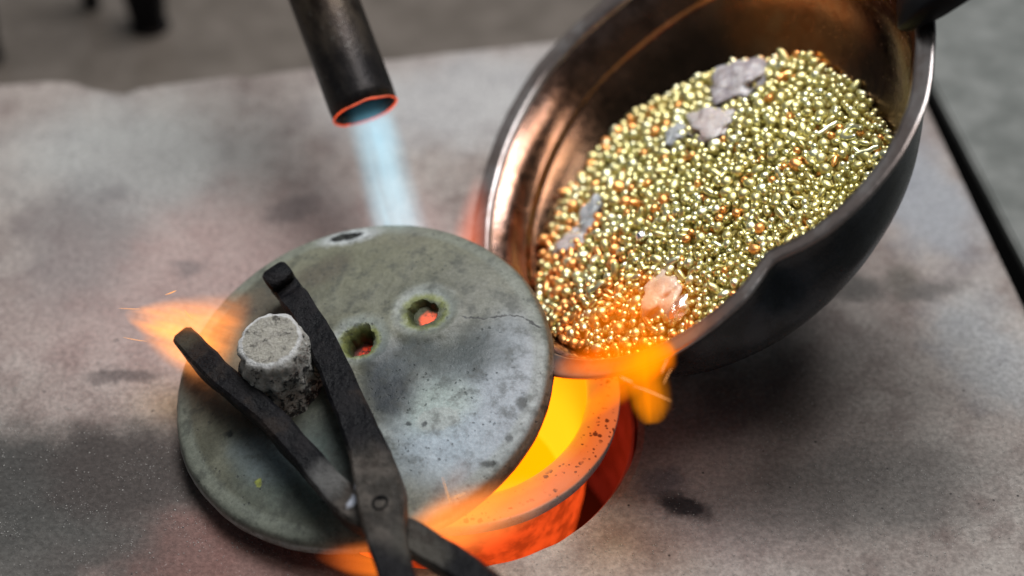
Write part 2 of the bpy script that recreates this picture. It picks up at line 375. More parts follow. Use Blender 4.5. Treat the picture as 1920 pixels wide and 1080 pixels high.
def mat_ring():
    t = NT('glowing_crucible_rim')
    r = t.vm('LENGTH', t.vm('MULTIPLY', t.co, (1, 1, 0))); z = t.sep(t.co)[2]; n = t.noise(1.3, 5, 0.65)
    rn = t.m('ADD', r, t.m('MULTIPLY', t.m('SUBTRACT', n, 0.5), 0.35))
    k = t.map(rn, 4.85, 6.05, smooth=False)
    e = t.ramp(k, [(0.0, (1.0, 0.42, 0.012)), (0.16, (1.0, 0.27, 0.02)), (0.5, (0.90, 0.17, 0.025)), (1.0, (0.75, 0.16, 0.05))])
    p1 = t.voro(2.3, co=t.warp(0.1, 4)); p2 = t.voro(5.0, co=t.warp(0.05, 6))
    pit = t.m('MAXIMUM', t.map(p1, 0.26, 0.16), t.m('MULTIPLY', t.map(p2, 0.30, 0.18), 0.9))
    pit = t.m('MULTIPLY', pit, t.m('MULTIPLY', t.map(t.noise(0.9, 3, 0.6), 0.42, 0.54), t.map(r, 5.0, 5.25)))
    e = t.mix(t.m('MULTIPLY', pit, 0.9), e, (0.10, 0.012, 0.003))
    hot = t.map(z, 0.80, 0.95)                                       # the outer side of the rim has cooled to grey
    inner = t.map(r, 5.2, 5.0)
    t.bump(t.m('SUBTRACT', n, pit), 0.0008, 0.6)
    return t.set(color=t.mix(hot, t.mix(t.map(n, 0.35, 0.65), (0.5, 0.47, 0.45), (0.62, 0.6, 0.58)), (0.10, 0.07, 0.055)), rough=0.8, spec=0.1, emit=e, estr=t.m('MAXIMUM', t.m('MULTIPLY', hot, 1.0), inner))
def mat_charge():
    t = NT('molten_gold'); n = t.noise(0.5, 3, 0.6); x = t.sep(t.co)[0]
    e = t.mix(t.map(t.m('ADD', x, t.m('MULTIPLY', n, 3.0)), -3.0, 0.5), (0.9, 0.085, 0.006), (2.6, 0.50, 0.0))
    return t.set(color=(0.4, 0.2, 0.05), rough=0.4, emit=e, estr=1.0)
def mat_crucible_in():
    t = NT('white_hot_crucible_wall'); z = t.sep(t.co)[2]; x = t.sep(t.co)[0]
    e = t.mix(t.map(z, -3.0, 0.6), (3.2, 0.66, 0.012), (2.2, 0.40, 0.003))
    e = t.mix(t.map(x, -3.5, -0.5), (1.0, 0.10, 0.008), e)
    return t.set(color=(0.4, 0.2, 0.05), rough=0.7, emit=e, estr=1.0)

def mat_flame(name, L, R, A, col0, col1, dens, edge=0.35, streak=0.5, sq=1.0, nscale=1.0, warp=0.25, absorb=0.0):
    """emission volume; R, A: lists of (t, value) along the flame axis z, t = 0..1"""
    m = bpy.data.materials.new(name); m.use_nodes = True
    t = NT.__new__(NT); t.mat = m; t.t = m.node_tree; t.n = t.t.nodes
    t.n.remove(t.n['Principled BSDF']); t.out = t.n['Material Output']; t.bsdf = None
    tc = t.n.new('ShaderNodeTexCoord'); t.co = t.vm('SCALE', tc.outputs['Object'], sc=100.0)
    def curve(v, pts, mx):
        n = t.n.new('ShaderNodeFloatCurve'); t.link(v, n.inputs['Value']); c = n.mapping.curves[0]
        while len(c.points) < len(pts): c.points.new(0.5, 0.5)
        for p, (a, b) in zip(c.points, pts): p.location = (a, b / mx); p.handle_type = 'AUTO'
        n.mapping.update(); return t.m('MULTIPLY', n.outputs[0], mx)
    x, y, z = t.sep(t.co); zt = t.m('DIVIDE', z, L, clamp=True)
    mr = max(b for a, b in R)
    rad = curve(zt, R, mr)
    p = t.vm('MULTIPLY', t.co, (1, 1 / sq, 0)); w = t.noise(0.8 * nscale, 3, 0.6, co=t.vm('MULTIPLY', t.co, (1, 1, 0.35)), color=True)
    p = t.vm('ADD', p, t.vm('SCALE', t.vm('MULTIPLY', t.vm('SUBTRACT', w, (0.5, 0.5, 0.5)), (1, 1, 0)), sc=warp))
    rr = t.m('DIVIDE', t.vm('LENGTH', p), t.m('MAXIMUM', rad, 0.01))
    d = t.map(rr, 0.97, edge)
    d = t.m('MULTIPLY', d, curve(zt, A, 1.0))
    st = t.noise(1.6 * nscale, 4, 0.6, co=t.vm('MULTIPLY', t.co, (1, 1, 0.14)))
    d = t.m('MULTIPLY', d, t.map(st, 0.3, 0.7, 1 - streak, 1 + streak))
    e = t.n.new('ShaderNodeEmission')
    t.setin(e.inputs[0], t.mix(zt, col0, col1)); t.setin(e.inputs[1], t.m('MULTIPLY', d, dens))
    ab = t.n.new('ShaderNodeVolumeAbsorption'); t.setin(ab.inputs['Color'], (0.98, 0.72, 0.12)); t.setin(ab.inputs['Density'], t.m('MULTIPLY', d, absorb))
    ad = t.n.new('ShaderNodeAddShader'); t.link(e.outputs[0], ad.inputs[0]); t.link(ab.outputs[0], ad.inputs[1])
    t.link((ad if absorb else e).outputs[0], t.out.inputs['Volume'])
    return m

# ------------------------------------------------------------------ the setting: worktop, slabs
HX, HY, HR = -2.2, -6.6, 6.7
M_slab = mat_slab()
M_side = mat_plain_board('grey_green_board', (0.10, 0.104, 0.098), (0.155, 0.158, 0.15), 0.65, True)
M_bench = mat_plain_board('brown_worktop', (0.085, 0.070, 0.058), (0.12, 0.10, 0.085), 0.3)

V = [(-85, -60, -8.5), (70, -60, -8.5), (70, 120, -8.5), (-85, 120, -8.5), (-85, -60, -12), (70, -60, -12), (70, 120, -12), (-85, 120, -12)]
F = [(0, 1, 2, 3), (4, 5, 6, 7), (0, 1, 5, 4), (1, 2, 6, 5), (2, 3, 7, 6), (3, 0, 4, 7)]
wt = mesh('worktop', [(x, y, z) for x, y, z in V], F, M_bench, smooth=False); tag(wt, None, None, kind='structure')

# furnace slab: outline with a chipped back edge, round hole
back = [(-48, 10.4), (-36, 11.6), (-28, 12.4), (-22.58, 13.05), (-20.6, 13.3), (-19.6, 13.25), (-18.6, 12.75), (-17.6, 12.45), (-17.0, 12.35), (-16.4, 12.8), (-14.17, 13.33), (-12.4, 13.7), (-11.6, 13.55), (-10.6, 13.95), (-9.05, 14.23), (-7, 14.7), (-5.04, 14.95), (-3, 15.4), (0, 15.9), (2, 16.3), (3.4, 16.2), (5, 16.8), (17.33, 18.6)]
outline = [(-48, -40), (22.5, -40), (23.2, -30), (19.45, 0.3)] + [(18.08, 11.34), (17.33, 18.6)][:1] + back[::-1]
def ray_hit(a):
    dx, dy = cos(a), sin(a); best = None
    for (x0, y0), (x1, y1) in zip(outline, outline[1:] + outline[:1]):
        ex, ey = x1 - x0, y1 - y0; den = dx * ey - dy * ex
        if abs(den) < 1e-9: continue
        t_ = ((x0 - HX) * ey - (y0 - HY) * ex) / den; u_ = ((x0 - HX) * dy - (y0 - HY) * dx) / den
        if t_ > 0 and -1e-6 <= u_ <= 1 + 1e-6 and (best is None or t_ < best): best = t_
    return best or HR + 1
angs = sorted(set([2 * pi * k / 240 for k in range(240)] + [math.atan2(y - HY, x - HX) % (2 * pi) for x, y in outline]))
V, F = [], []; n = len(angs)
for a in angs:
    R_ = ray_hit(a); rh = HR + 0.05 * nz(cos(a) * 3, sin(a) * 3, 0) + 0.03 * nz(cos(a) * 9, sin(a) * 9, 4)
    for q in (0.0, 0.015, 0.15, 0.5, 0.985, 1.0):
        r_ = rh + (R_ - rh) * q
        zz = -0.12 if q in (0.0,) else (-0.14 if q == 1.0 else 0.0)
        V.append((HX + r_ * cos(a), HY + r_ * sin(a), zz))
    V.append((HX + R_ * cos(a), HY + R_ * sin(a), -8.49)); V.append((HX + rh * cos(a), HY + rh * sin(a), -8.49))
for k in range(n):
    A, B = k * 8, ((k + 1) % n) * 8
    for j in range(6): F.append((A + j, A + j + 1, B + j + 1, B + j))
    F.append((A + 7, A, B, B + 7)); F.append((A + 6, A + 7, B + 7, B + 6))
slab = mesh('furnace_slab', V, F, M_slab, smooth=False)
tag(slab, 'sooty grey refractory slab with the round furnace hole cut in it', 'slab')
M_lining = mat_glow('red_hot_lining', (0.16, 0.06, 0.045), (0.10, 0.006, 0.003), 1.0, 0.6, 1.0)
prof = [(6.62, -0.35), (6.5, -0.5), (6.5, -8.45), (6.62, -8.45)]
lv, lf = lathe(prof, 96); lf += [(k, (k + 1) % 96, 288 + (k + 1) % 96, 288 + k) for k in range(96)]
mesh('hole_lining', [(x + HX, y + HY, z) for x, y, z in lv], lf, M_lining, slab)

# neighbouring board on the right, beyond the gap
g0, g1 = Vector((18.68, 11.72)), Vector((20.09, 1.51)); gd = (g1 - g0).normalized(); gn = Vector((-gd.y, gd.x))
pA, pB = g0 - gd * 40, g0 + gd * 52
q = [(pA.x, pA.y), (pB.x, pB.y), (pB.x + gn.x * 40, pB.y + gn.y * 40), (pA.x + gn.x * 40, pA.y + gn.y * 40)]
bm = bmesh.new(); vs = [bm.verts.new((x * CM, y * CM, z * CM)) for z in (-8.49, 0.1) for x, y in q]
for f in ((0, 1, 2, 3), (4, 5, 6, 7), (0, 1, 5, 4), (1, 2, 6, 5), (2, 3, 7, 6), (3, 0, 4, 7)): bm.faces.new([vs[i] for i in f])
bmesh.ops.recalc_face_normals(bm, faces=bm.faces); bmesh.ops.bevel(bm, geom=list(bm.edges), offset=0.0012, segments=2, affect='EDGES')
me = bpy.data.meshes.new('side_slab'); bm.to_mesh(me); bm.free(); me.materials.append(M_side)
ss = link(bpy.data.objects.new('side_slab', me)); tag(ss, 'plain grey-green board at right edge beyond the dark gap', 'slab')

# dark posts standing on the worktop behind the slab
M_post = mat_iron('black_iron_post')
def post(x, y, w, d, h, label, lean=0.0):
    t = thing('iron_post', label, 'post', Matrix.Translation(Vector((x, y, -8.5)) * CM), 'iron posts standing behind the slab')
    v, f = sweep([(0, 0, 0.25), (lean * 0.5, 0, h * 0.5), (lean, 0, h)], [w, w, w], [d, d, d], up=Vector((0, 1, 0)), bev=0.15, sub=3)
    sharp(mesh('shaft', v, f, M_post, t))
    v, f = lathe([(0, 0), (w * 0.52, 0), (w * 0.54, 0.1), (w * 0.5, 0.25), (0, 0.26)], 24); mesh('foot', v, f, M_post, t)
post(-19.7, 29.3, 2.0, 2.0, 20, 'thick black iron post behind the slab, nearest the torch')
post(-23.2, 31.2, 0.95, 0.95, 20, 'thin black iron post behind the slab, middle one of three')
post(-27.9, 26.3, 1.6, 1.6, 20, 'black iron post cut off by the left edge of the picture')

# ------------------------------------------------------------------ crucible
cr = thing('crucible', 'glowing orange crucible with pitted rim, sitting in the furnace hole', 'crucible', Matrix.Translation(Vector((HX, -6.25, 0)) * CM))
M_body = mat_glow('red_hot_crucible_body', (0.25, 0.10, 0.06), (0.95, 0.085, 0.012), 1.0, 0.55, 1.4)
v, f = lathe([(5.12, 0.28), (5.10, -1.0), (4.95, -4), (4.5, -7.2), (4.0, -7.6), (0, -7.6)], 96)
mesh('outer_wall', v, f, M_body, cr)
v, f = lathe([(4.86, 0.9), (4.75, 0.2), (4.6, -2), (4.2, -5.2), (3.4, -6.0), (0, -6.1)], 96)
mesh('inner_wall', v, f, mat_crucible_in(), cr)
def wob(a, r, z): return r + 0.03 * nz(cos(a) * 4, sin(a) * 4, z), z + 0.03 * nz(cos(a) * 5, sin(a) * 5, r)
prof = [(4.87, 0.3), (4.87, 0.88), (4.95, 0.97), (5.4, 1.0), (5.9, 0.99), (6.03, 0.93), (6.07, 0.8), (6.0, 0.32), (5.9, 0.27), (5.13, 0.27)]
v, f = lathe(prof, 128, wob); n_ = 128; L_ = len(prof) - 1
f += [(L_ * n_ + k, L_ * n_ + (k + 1) % n_, (k + 1) % n_, k) for k in range(n_)]
mesh('rim_ring', v, f, mat_ring(), cr)
v, f = lathe([(0, 0.0), (2, 0.0), (3.6, 0.02), (4.15, 0.1)], 64)
mg = mesh('molten_metal', v, f, mat_charge(), None, mw=Matrix.Translation(Vector((HX, -6.25, -4.6)) * CM))
tag(mg, 'bright yellow molten metal inside the crucible', 'molten metal')

# ------------------------------------------------------------------ lid
LX, LY, LN = (0.9843, 0.0, -0.1766), (-0.0268, 0.9885, -0.1491), (0.1745, 0.1515, 0.9729)
LX, LY, LN = (0.9843, -0.0268, 0.1745), (0.0, 0.9885, 0.1515), (-0.1766, -0.1491, 0.9729)
lid_m = frame((-5.237, -7.027, 2.7), LX, LY, LN)
lid = thing('ceramic_lid', 'round grey ceramic lid with two glowing vents, tilted over the crucible', 'lid', lid_m)
M_lid = mat_lid()
def dome(r): return 0.10 + 0.44 * (1 - (r / 6.0) ** 3.2) if r < 5.9 else 0.10
prof = [(0, dome(0))] + [(r, dome(r)) for r in np.linspace(0.25, 5.8, 34)] + [(5.95, 0.10), (6.1, 0.08), (6.3, 0.04), (6.42, -0.01), (6.50, -0.09), (6.58, -0.24), (6.62, -0.4), (6.58, -0.62), (6.50, -0.78), (6.3, -0.85), (4, -0.85), (2, -0.85), (0, -0.85)]
def lid_w(a, r, z):
    e = max(0, (r - 5.5) / 1.1) if z > -0.84 else 0
    x, y = r * cos(a), r * sin(a)
    k = e * (0.04 * nz(cos(a) * 3, sin(a) * 3, 1) + 0.018 * nz(cos(a) * 17, sin(a) * 17, z * 3))
    d = 0.03 * nz(x, y, 0, 0.8) + 0.012 * nz(x, y, 3, 3) if z > -0.05 else 0
    for (hx, hy, hr) in ((2.31, 1.97, 1.05), (0.05, 0.95, 0.95)):           # crusty collars that slump into the vents
        q_ = hypot(x - hx, y - hy)
        if z > -0.05 and q_ < hr * 1.6:
            d += 0.09 * math.exp(-((q_ - hr * 1.1) / 0.22) ** 2) + 0.06 * nz(x, y, 7, 5) * max(0, 1 - q_ / (hr * 1.5))
    # broad hollow right of the vents
    return (r + k) * (1.018 if z > -0.84 else 1.0), z + d
v, f = lathe(prof, 200, lid_w)
lid_b = mesh('lid_body', v, f, M_lid)
# vents: real holes
def cutter(x, y, r0, r1, tilt=0):
    pr = [(0, -1.6), (r1, -1.6), (r1, -0.75), (r0 * 0.84, -0.1), (r0 * 0.95, 0.2), (r0 * 1.15, 0.42), (r0 * 1.5, 0.65), (r0 * 2.0, 1.2), (0, 1.2)]
    def ir(a, r, z): return r * (1 + 0.16 * nz(cos(a) * 1.5, sin(a) * 1.5, x) + 0.17 * nz(cos(a) * 4, sin(a) * 4, z * 2 + x)), z
    vv, ff = lathe(pr, 40, ir)
    return mesh('vent_cutter', [(px + x + (0.1 * (-pz)), py + y, pz) for px, py, pz in vv], ff, M_lid)
cuts = [cutter(2.31, 1.97, 0.44, 0.38), cutter(0.05, 0.98, 0.49, 0.45)]
for c_ in cuts:
    md = lid_b.modifiers.new('vent', 'BOOLEAN'); md.object = c_; md.operation = 'DIFFERENCE'; md.solver = 'EXACT'
bpy.context.view_layer.update()
dg = bpy.context.evaluated_depsgraph_get()
me = bpy.data.meshes.new_from_object(lid_b.evaluated_get(dg)); me.name = 'lid_body'
lid_b.modifiers.clear(); lid_b.data = me
me.polygons.foreach_set('use_smooth', [True] * len(me.polygons))
for c_ in cuts: bpy.data.objects.remove(c_)
lid_b.parent = lid; sharp(lid_b, 40)
# glowing slag seen at the bottom of each vent
def slag(x, y, z, r, base, emit, spots):
    t = NT('glowing_slag'); n = t.noise(2.6, 4, 0.65, co=t.warp(0.1, 4))
    k = t.blob(t.warp(0.12, 4), x + 0.08, y - 0.12, r * 0.95, r * 0.95, 0, 0.45)
    k = t.m('MULTIPLY', k, t.map(n, *spots))
    t.bump(n, 0.0015, 1.0); t.set(color=base, rough=0.8, emit=t.mix(k, (0.004, 0.0005, 0.0), emit), estr=1.0)
    v, f = lathe([(0, 0.04), (r * 0.4, 0.03), (r * 0.75, 0.0), (r, 0.06), (r * 1.1, -0.1), (0, -0.12)], 32, lambda a, rr, zz: (rr, zz + 0.06 * nz(cos(a) * rr * 4, sin(a) * rr * 4, x)))
    mesh('glowing_slag', [(px + x, py + y, pz + z) for px, py, pz in v], f, t.mat, lid)
slag(2.33, 1.95, 0.15, 0.46, (0.05, 0.055, 0.03), (1.3, 0.10, 0.03), (0.30, 0.55))
slag(0.10, 0.98, -0.3, 0.55, (0.05, 0.012, 0.008), (1.1, 0.06, 0.01), (0.42, 0.6))
# knob
V, F = [], []; nseg = 96
lev = [(-0.02, 1.75), (0.12, 1.52), (0.3, 1.42), (0.5, 1.41), (0.7, 1.40), (0.9, 1.39), (1.1, 1.38), (1.3, 1.37), (1.5, 1.36), (1.7, 1.345), (1.9, 1.33), (2.05, 1.32), (2.2, 1.31), (2.35, 1.295), (2.5, 1.28), (2.7, 1.25), (2.84, 1.19), (2.92, 1.08), (2.95, 0.9), (2.94, 0.6), (2.95, 0.3)]
for (z, r) in lev:
    t_ = z / 2.95; cx = -2.55 + 0.19 * t_; cy = -0.65 + 0.30 * t_ + 0.02
    for k in range(nseg):
        a = 2 * pi * k / nseg; x, y = cos(a) * r, sin(a) * r
        r_k = r * 0.92
        am = 0.13 if 0.2 < z < 2.75 else 0.08
        rr = r_k + am * nz(x, y, z, 1.6) + am * 0.9 * nz(x, y, z, 3.6) + am * 0.5 * nz(x, y, z, 8.0)
        V.append((cx + cos(a) * rr, cy + sin(a) * rr, z + 0.35 * (1 - t_) + 0.04 * nz(x, y, 5 + z, 2.2) * (z > 2.6)))
for i in range(len(lev) - 1):
    for k in range(nseg): F.append((i * nseg + k, i * nseg + (k + 1) % nseg, (i + 1) * nseg + (k + 1) % nseg, (i + 1) * nseg + k))
F.append(tuple((len(lev) - 1) * nseg + k for k in range(nseg)))
mesh('knob', V, F, mat_knob(), lid)

# ------------------------------------------------------------------ tongs (in the lid's frame)
tongs = thing('tongs', 'black forged iron tongs gripping the knob of the lid', 'tongs', lid_m)
M_iron = mat_iron()
def zz(pts, zs): return [(x, y, z) for (x, y), z in zip(pts, zs)]
TL = [(-6.19, 1.48), (-5.35, 0.40), (-4.15, -1.01), (-2.71, -2.42), (-1.1, -4.36), (-0.2, -5.5), (0.55, -6.35), (1.75, -7.05), (2.75, -7.75), (4.0, -8.75), (5.3, -10.0), (7.0, -11.5)]
TR = [(-2.81, 3.47), (-2.35, 2.75), (-1.95, 2.05), (-1.07, 0.45), (-0.2, -1.54), (0.64, -3.53), (1.3, -5.4), (1.6, -6.6), (1.85, -8.0), (2.25, -9.3), (3.0, -11.0)]
v, f = sweep(zz(TL, [1.2, 1.35, 1.55, 1.55, 1.5, 1.45, 1.4, 1.35, 1.4, 1.5, 1.6, 1.7]), [0.75, 0.88, 0.86, 0.86, 0.88, 0.92, 1.0, 1.05, 1.0, 1.0, 1.0, 1.0], [0.75, 0.75, 0.8, 0.85, 0.85, 0.85, 0.8, 0.7, 0.8, 0.85, 0.85, 0.85], bev=0.2, rough=0.06)
sharp(mesh('arm', v, f, M_iron, tongs), 32)
v, f = sweep(zz(TR, [1.25, 1.2, 1.5, 1.6, 1.7, 1.75, 1.95, 2.1, 2.1, 2.1, 2.1]), [0.92, 0.95, 0.98, 1.0, 1.05, 1.15, 1.42, 1.5, 1.2, 1.05, 1.0], [0.7, 0.55, 0.85, 0.9, 0.9, 0.85, 0.8, 0.75, 0.8, 0.85, 0.85], bev=0.2, rough=0.06)
sharp(mesh('arm', v, f, M_iron, tongs), 32)
# jaw lip on the right arm's tip and rivet at the joint
v, f = sweep([(-2.95, 3.62, 1.65), (-2.68, 3.2, 1.72), (-2.5, 2.95, 1.68)], [0.9, 1.0, 0.95], [0.5, 0.55, 0.45], bev=0.3, sub=3, rough=0.05)
mesh('jaw_lip', v, f, M_iron, tongs)
v, f = lathe([(0, -0.02), (0.17, -0.02), (0.22, 0.03), (0.27, 0.0), (0.29, -0.2), (0, -0.2)], 24)
M_rivet = NT('black_rivet').set(color=(0.004, 0.004, 0.004), rough=0.8, spec=0.05)
mesh('rivet', [(x + 1.62, y - 6.75, z + 2.52) for x, y, z in v], f, M_rivet, tongs)

# ------------------------------------------------------------------ torch
td = Vector((0.35, -0.766, -0.54)).normalized()
torch_m = frame_z((-5.51, 3.40, 5.96), td)
torch = thing('gas_torch', 'dark steel torch tube pointing down at the lid, its mouth glowing orange', 'torch', torch_m)
v, f = lathe([(1.13, -0.5), (1.15, -0.06), (1.27, -0.06), (1.30, -0.5), (1.29, -3.0), (1.29, -6), (1.29, -16), (1.15, -16)], 64)
mesh('tube', v, f, mat_torch(), torch)
v, f = lathe([(1.10, -0.4), (1.07, -1.5), (1.05, -5), (0, -5)], 64)
M_in = NT('torch_bore').set(color=(0.01, 0.02, 0.03), rough=0.6, metal=0.0); mesh('bore', v, f, M_in, torch)
def rw(a, r, z):
    return r + 0.03 * nz(cos(a) * 2, sin(a) * 2, 0), z + 0.04 * nz(cos(a) * 2.5, sin(a) * 2.5, 9)
v, f = lathe([(1.215, -0.058), (1.22, -0.01), (1.25, 0.01), (1.28, -0.01), (1.295, -0.03), (1.27, -0.06)], 64, rw)
mesh('glowing_lip', v, f, mat_glow('orange_hot_lip', (0.2, 0.08, 0.05), (1.1, 0.10, 0.02), 1.0, 0.6, 1.2), torch)

# ------------------------------------------------------------------ pan of gold grain
PC = (5.995, -0.143, 8.0); PN = Vector((-0.6306, -0.0753, 0.7724)).normalized()
PX = Vector((1, 0, 0)) - PN * PN.x; PX.normalize(); PY = PN.cross(PX)
pan_m = frame(PC, PX, PY, PN)
pan = thing('melting_pan', 'tilted steel pan full of gold grain, with a dark handle', 'pan', pan_m)
RIM = sorted([(-16.1, 9.82), (-27.2, 9.98), (-32.9, 9.94), (-38.6, 9.88), (-46.1, 9.65), (-49.9, 9.50), (-58.1, 9.14), (-63.0, 8.82), (-69.4, 8.33), (-71.6, 8.42), (-75.6, 8.72), (-78.3, 8.92), (-89.2, 9.37), (-97.3, 9.66), (-106.4, 9.87), (-115.5, 9.98), (-125.5, 10.05), (175.8, 9.70), (162.0, 9.75), (143.4, 10.0), (129.7, 10.15), (119.9, 9.98), (107.4, 9.7), (60, 9.8), (20, 9.8), (0, 9.8), (-150, 9.85)])
RA = np.array([a for a, r in RIM]); RR = np.array([r for a, r in RIM])
def rim_r(a):
    d = (math.degrees(a) + 180) % 360 - 180
    return float(np.interp(d, np.r_[RA[-1] - 360, RA, RA[0] + 360], np.r_[RR[-1], RR, RR[0]]))
def pan_w(a, r, z):
    k = rim_r(a) / 9.88; fade = max(0.0, min(1.0, 1 + z / 3.2)); fade = fade * fade * (3 - 2 * fade)
    return r * (1 + (k - 1) * fade), z
def bowl(R0, d, z): return R0 * math.sqrt(max(0.0, 1 - (-z / d) ** 3))
def skew(V_): return [(x + 0.03 * min(z, 0), y + 0.28 * min(z + 0.5, 0), z) for x, y, z in V_]      # the bowl sags a little to one side
prof_in = [(9.10, -0.30), (8.92, -0.42), (8.66, -0.72), (8.52, -1.0), (8.42, -1.36), (8.32, -1.46), (8.27, -1.56), (8.33, -1.68)] + [(bowl(8.40, 4.85, z), z) for z in (-1.8, -2.2, -2.7, -3.2, -3.7, -4.1, -4.4, -4.65, -4.8)] + [(0, -4.85)]
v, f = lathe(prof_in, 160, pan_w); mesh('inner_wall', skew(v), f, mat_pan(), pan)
prof_rim = [(9.10, -0.302), (9.14, -0.12), (9.22, -0.05), (9.46, -0.03), (9.72, -0.01), (9.83, 0.0), (9.90, -0.03), (9.91, -0.10), (9.85, -0.17), (9.72, -0.18), (9.30, -0.36)]
v, f = lathe(prof_rim, 160, pan_w); mesh('rim', v, f, mat_pan_rim(), pan)
prof_out = [(9.30, -0.362), (8.86, -0.75), (8.68, -1.2)] + [(bowl(8.62, 5.15, z), z) for z in (-1.8, -2.4, -3.0, -3.5, -4.0, -4.4, -4.7, -4.95, -5.06)] + [(0, -5.15)]
v, f = lathe(prof_out, 160, pan_w); mesh('outer_wall', skew(v), f, mat_pan_out(), pan)
# handle
M_han = NT('black_handle').set(color=(0.006, 0.006, 0.007), rough=0.4, spec=0.1)
ha = radians(-6.0)
def hp(r, s, z): return (r * cos(ha) - s * sin(ha), r * sin(ha) + s * cos(ha), z)
v, f = sweep([hp(8.75, 0.2, 0.15), hp(9.3, 0.2, 0.45), hp(10.2, 0.2, 0.75), hp(12, 0.2, 1.1), hp(15, 0.2, 1.6), hp(19, 0.2, 2.4)], [1.1, 1.7, 2.1, 2.1, 2.2, 2.4], [0.35, 0.6, 0.9, 1.0, 1.1, 1.2], bev=0.25)
sharp(mesh('handle', v, f, M_han, pan), 50)
v, f = sweep([hp(8.72, 0.9, -1.7), hp(8.78, 0.95, -0.9), hp(8.92, 0.95, -0.2), hp(9.2, 0.8, 0.35)], [1.2, 1.5, 1.7, 1.7], [0.16, 0.16, 0.18, 0.18], up=Vector((cos(ha), sin(ha), 0)), bev=0.2)
sharp(mesh('handle_bracket', v, f, mat_pan_out(), pan), 50)

# heap of gold grain
def heap(x, y):
    return -2.1 - 0.167 * y - 0.136 * x - 0.008 * (x * x + y * y) - 0.27 * max(0, x - 3.5) - 0.2 * max(0, -x - 4.8) + 0.16 * nz(x, y, 0, 0.45) + 0.07 * nz(x, y, 5, 1.3)
def wall_r(z):
    zs = [p[1] for p in prof_in][::-1]; rs = [p[0] for p in prof_in][::-1]
    return float(np.interp(z, zs, rs))
M_gold = mat_gold('pale_green_gold', (0.64, 0.59, 0.27), (0.72, 0.64, 0.32), 0.40)
M_gold_l = mat_gold('white_gold_grain', (0.74, 0.73, 0.46), (0.78, 0.76, 0.50), 0.36)
M_gold_r = mat_gold('glow_tinted_gold', (0.85, 0.40, 0.14), (0.92, 0.46, 0.16), 0.42)  # orange of the flame glow put into the grain colour
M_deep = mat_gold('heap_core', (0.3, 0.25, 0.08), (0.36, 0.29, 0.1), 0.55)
iv, if_ = ico(2); iv3, if3 = ico(3)
grain_types = []
for k in range(10):
    g = iv.copy(); g = g * (1 + 0.10 * np.array([nz(*(p * 1.3 + k * 7)) for p in g]))[:, None]
    el = [1, 1, 1.1, 1.25, 1.0, 1.5, 1.0, 1.15, 2.3, 1.7][k]; g = g * np.array([el, 1, 0.92]) / el ** 0.33
    if k == 9: g[:, 0] += 0.35 * np.sign(g[:, 0]); 
    grain_types.append(g)
def rot_rand():
    q_ = rng.normal(size=4); q_ /= np.linalg.norm(q_); w_, x_, y_, z_ = q_
    return np.array([[1 - 2 * (y_ * y_ + z_ * z_), 2 * (x_ * y_ - z_ * w_), 2 * (x_ * z_ + y_ * w_)], [2 * (x_ * y_ + z_ * w_), 1 - 2 * (x_ * x_ + z_ * z_), 2 * (y_ * z_ - x_ * w_)], [2 * (x_ * z_ - y_ * w_), 2 * (y_ * z_ + x_ * w_), 1 - 2 * (x_ * x_ + y_ * y_)]])
grains = []
def try_fill(n_try, dmin, zoff, rmin, rmax):
    cell = {}; out = []
    for _ in range(n_try):
        r_ = 9.0 * math.sqrt(rng.random()); a = 2 * pi * rng.random(); x, y = r_ * cos(a), r_ * sin(a)
        z = heap(x, y)
        if z < -4.75: continue
        s = rmin + (rmax - rmin) * rng.random() ** 1.6
        s *= 0.86 + 0.24 * max(0, min(1, (y - 0.5 * x + 6) / 12))            # finer grain towards the near rim
        xs, ys = x - 0.03 * min(z, 0), y - 0.28 * min(z + 0.5, 0)
        if hypot(xs, ys) > pan_w(math.atan2(ys, xs), wall_r(z), z)[0] - s * 0.95: continue
        key = (int(x / 0.4), int(y / 0.4)); ok = True
        for i in (-1, 0, 1):
            for j in (-1, 0, 1):
                for (px, py, ps) in cell.get((key[0] + i, key[1] + j), ()):
                    if (px - x) ** 2 + (py - y) ** 2 < (dmin * (ps + s)) ** 2: ok = False; break
                if not ok: break
            if not ok: break
        if not ok: continue
        cell.setdefault(key, []).append((x, y, s)); out.append((x, y, z + zoff + 0.05 * rng.normal(), s))
    return out
top = try_fill(52000, 0.80, 0.07, 0.15, 0.265)
low = try_fill(30000, 0.85, -0.19, 0.14, 0.20)
top = [(x, y, z, s, True) for x, y, z, s in top]; low = [(x, y, z, s, False) for x, y, z, s in low]
allg = top + low
def visible(x, y): return True
camloc = np.array(cam_o.location) / CM
Mx = np.array([[*PX], [*PY], [*PN]]).T
vis = []
for i, (x, y, z, s, tp) in enumerate(allg):
    if not tp: continue
    w_ = Mx @ np.array([x, y, z]) + np.array(PC); d_ = w_ - camloc
    # skip grains the near rim hides or the frame cuts off
    l_ = Mx.T @ (camloc - np.array(PC)); p_ = np.array([x, y, z]); t_ = (0 - z) / (l_[2] - z); hit = p_ + (l_ - p_) * t_
    a_ = math.atan2(hit[1], hit[0])
    if hypot(hit[0], hit[1]) > rim_r(a_) - 0.8: continue
    dep = float(d_ @ np.array([0, 0.7193, -0.6947])); py = 540 - 3200 * float(d_ @ np.array([0, 0.6947, 0.7193])) / dep; px = 960 + 3200 * d_[0] / dep
    if py < 15 or px < 1010: continue
    vis.append((s / dep, i))
vis.sort(reverse=True); hero = set(i for _, i in vis[:290])
gm = []
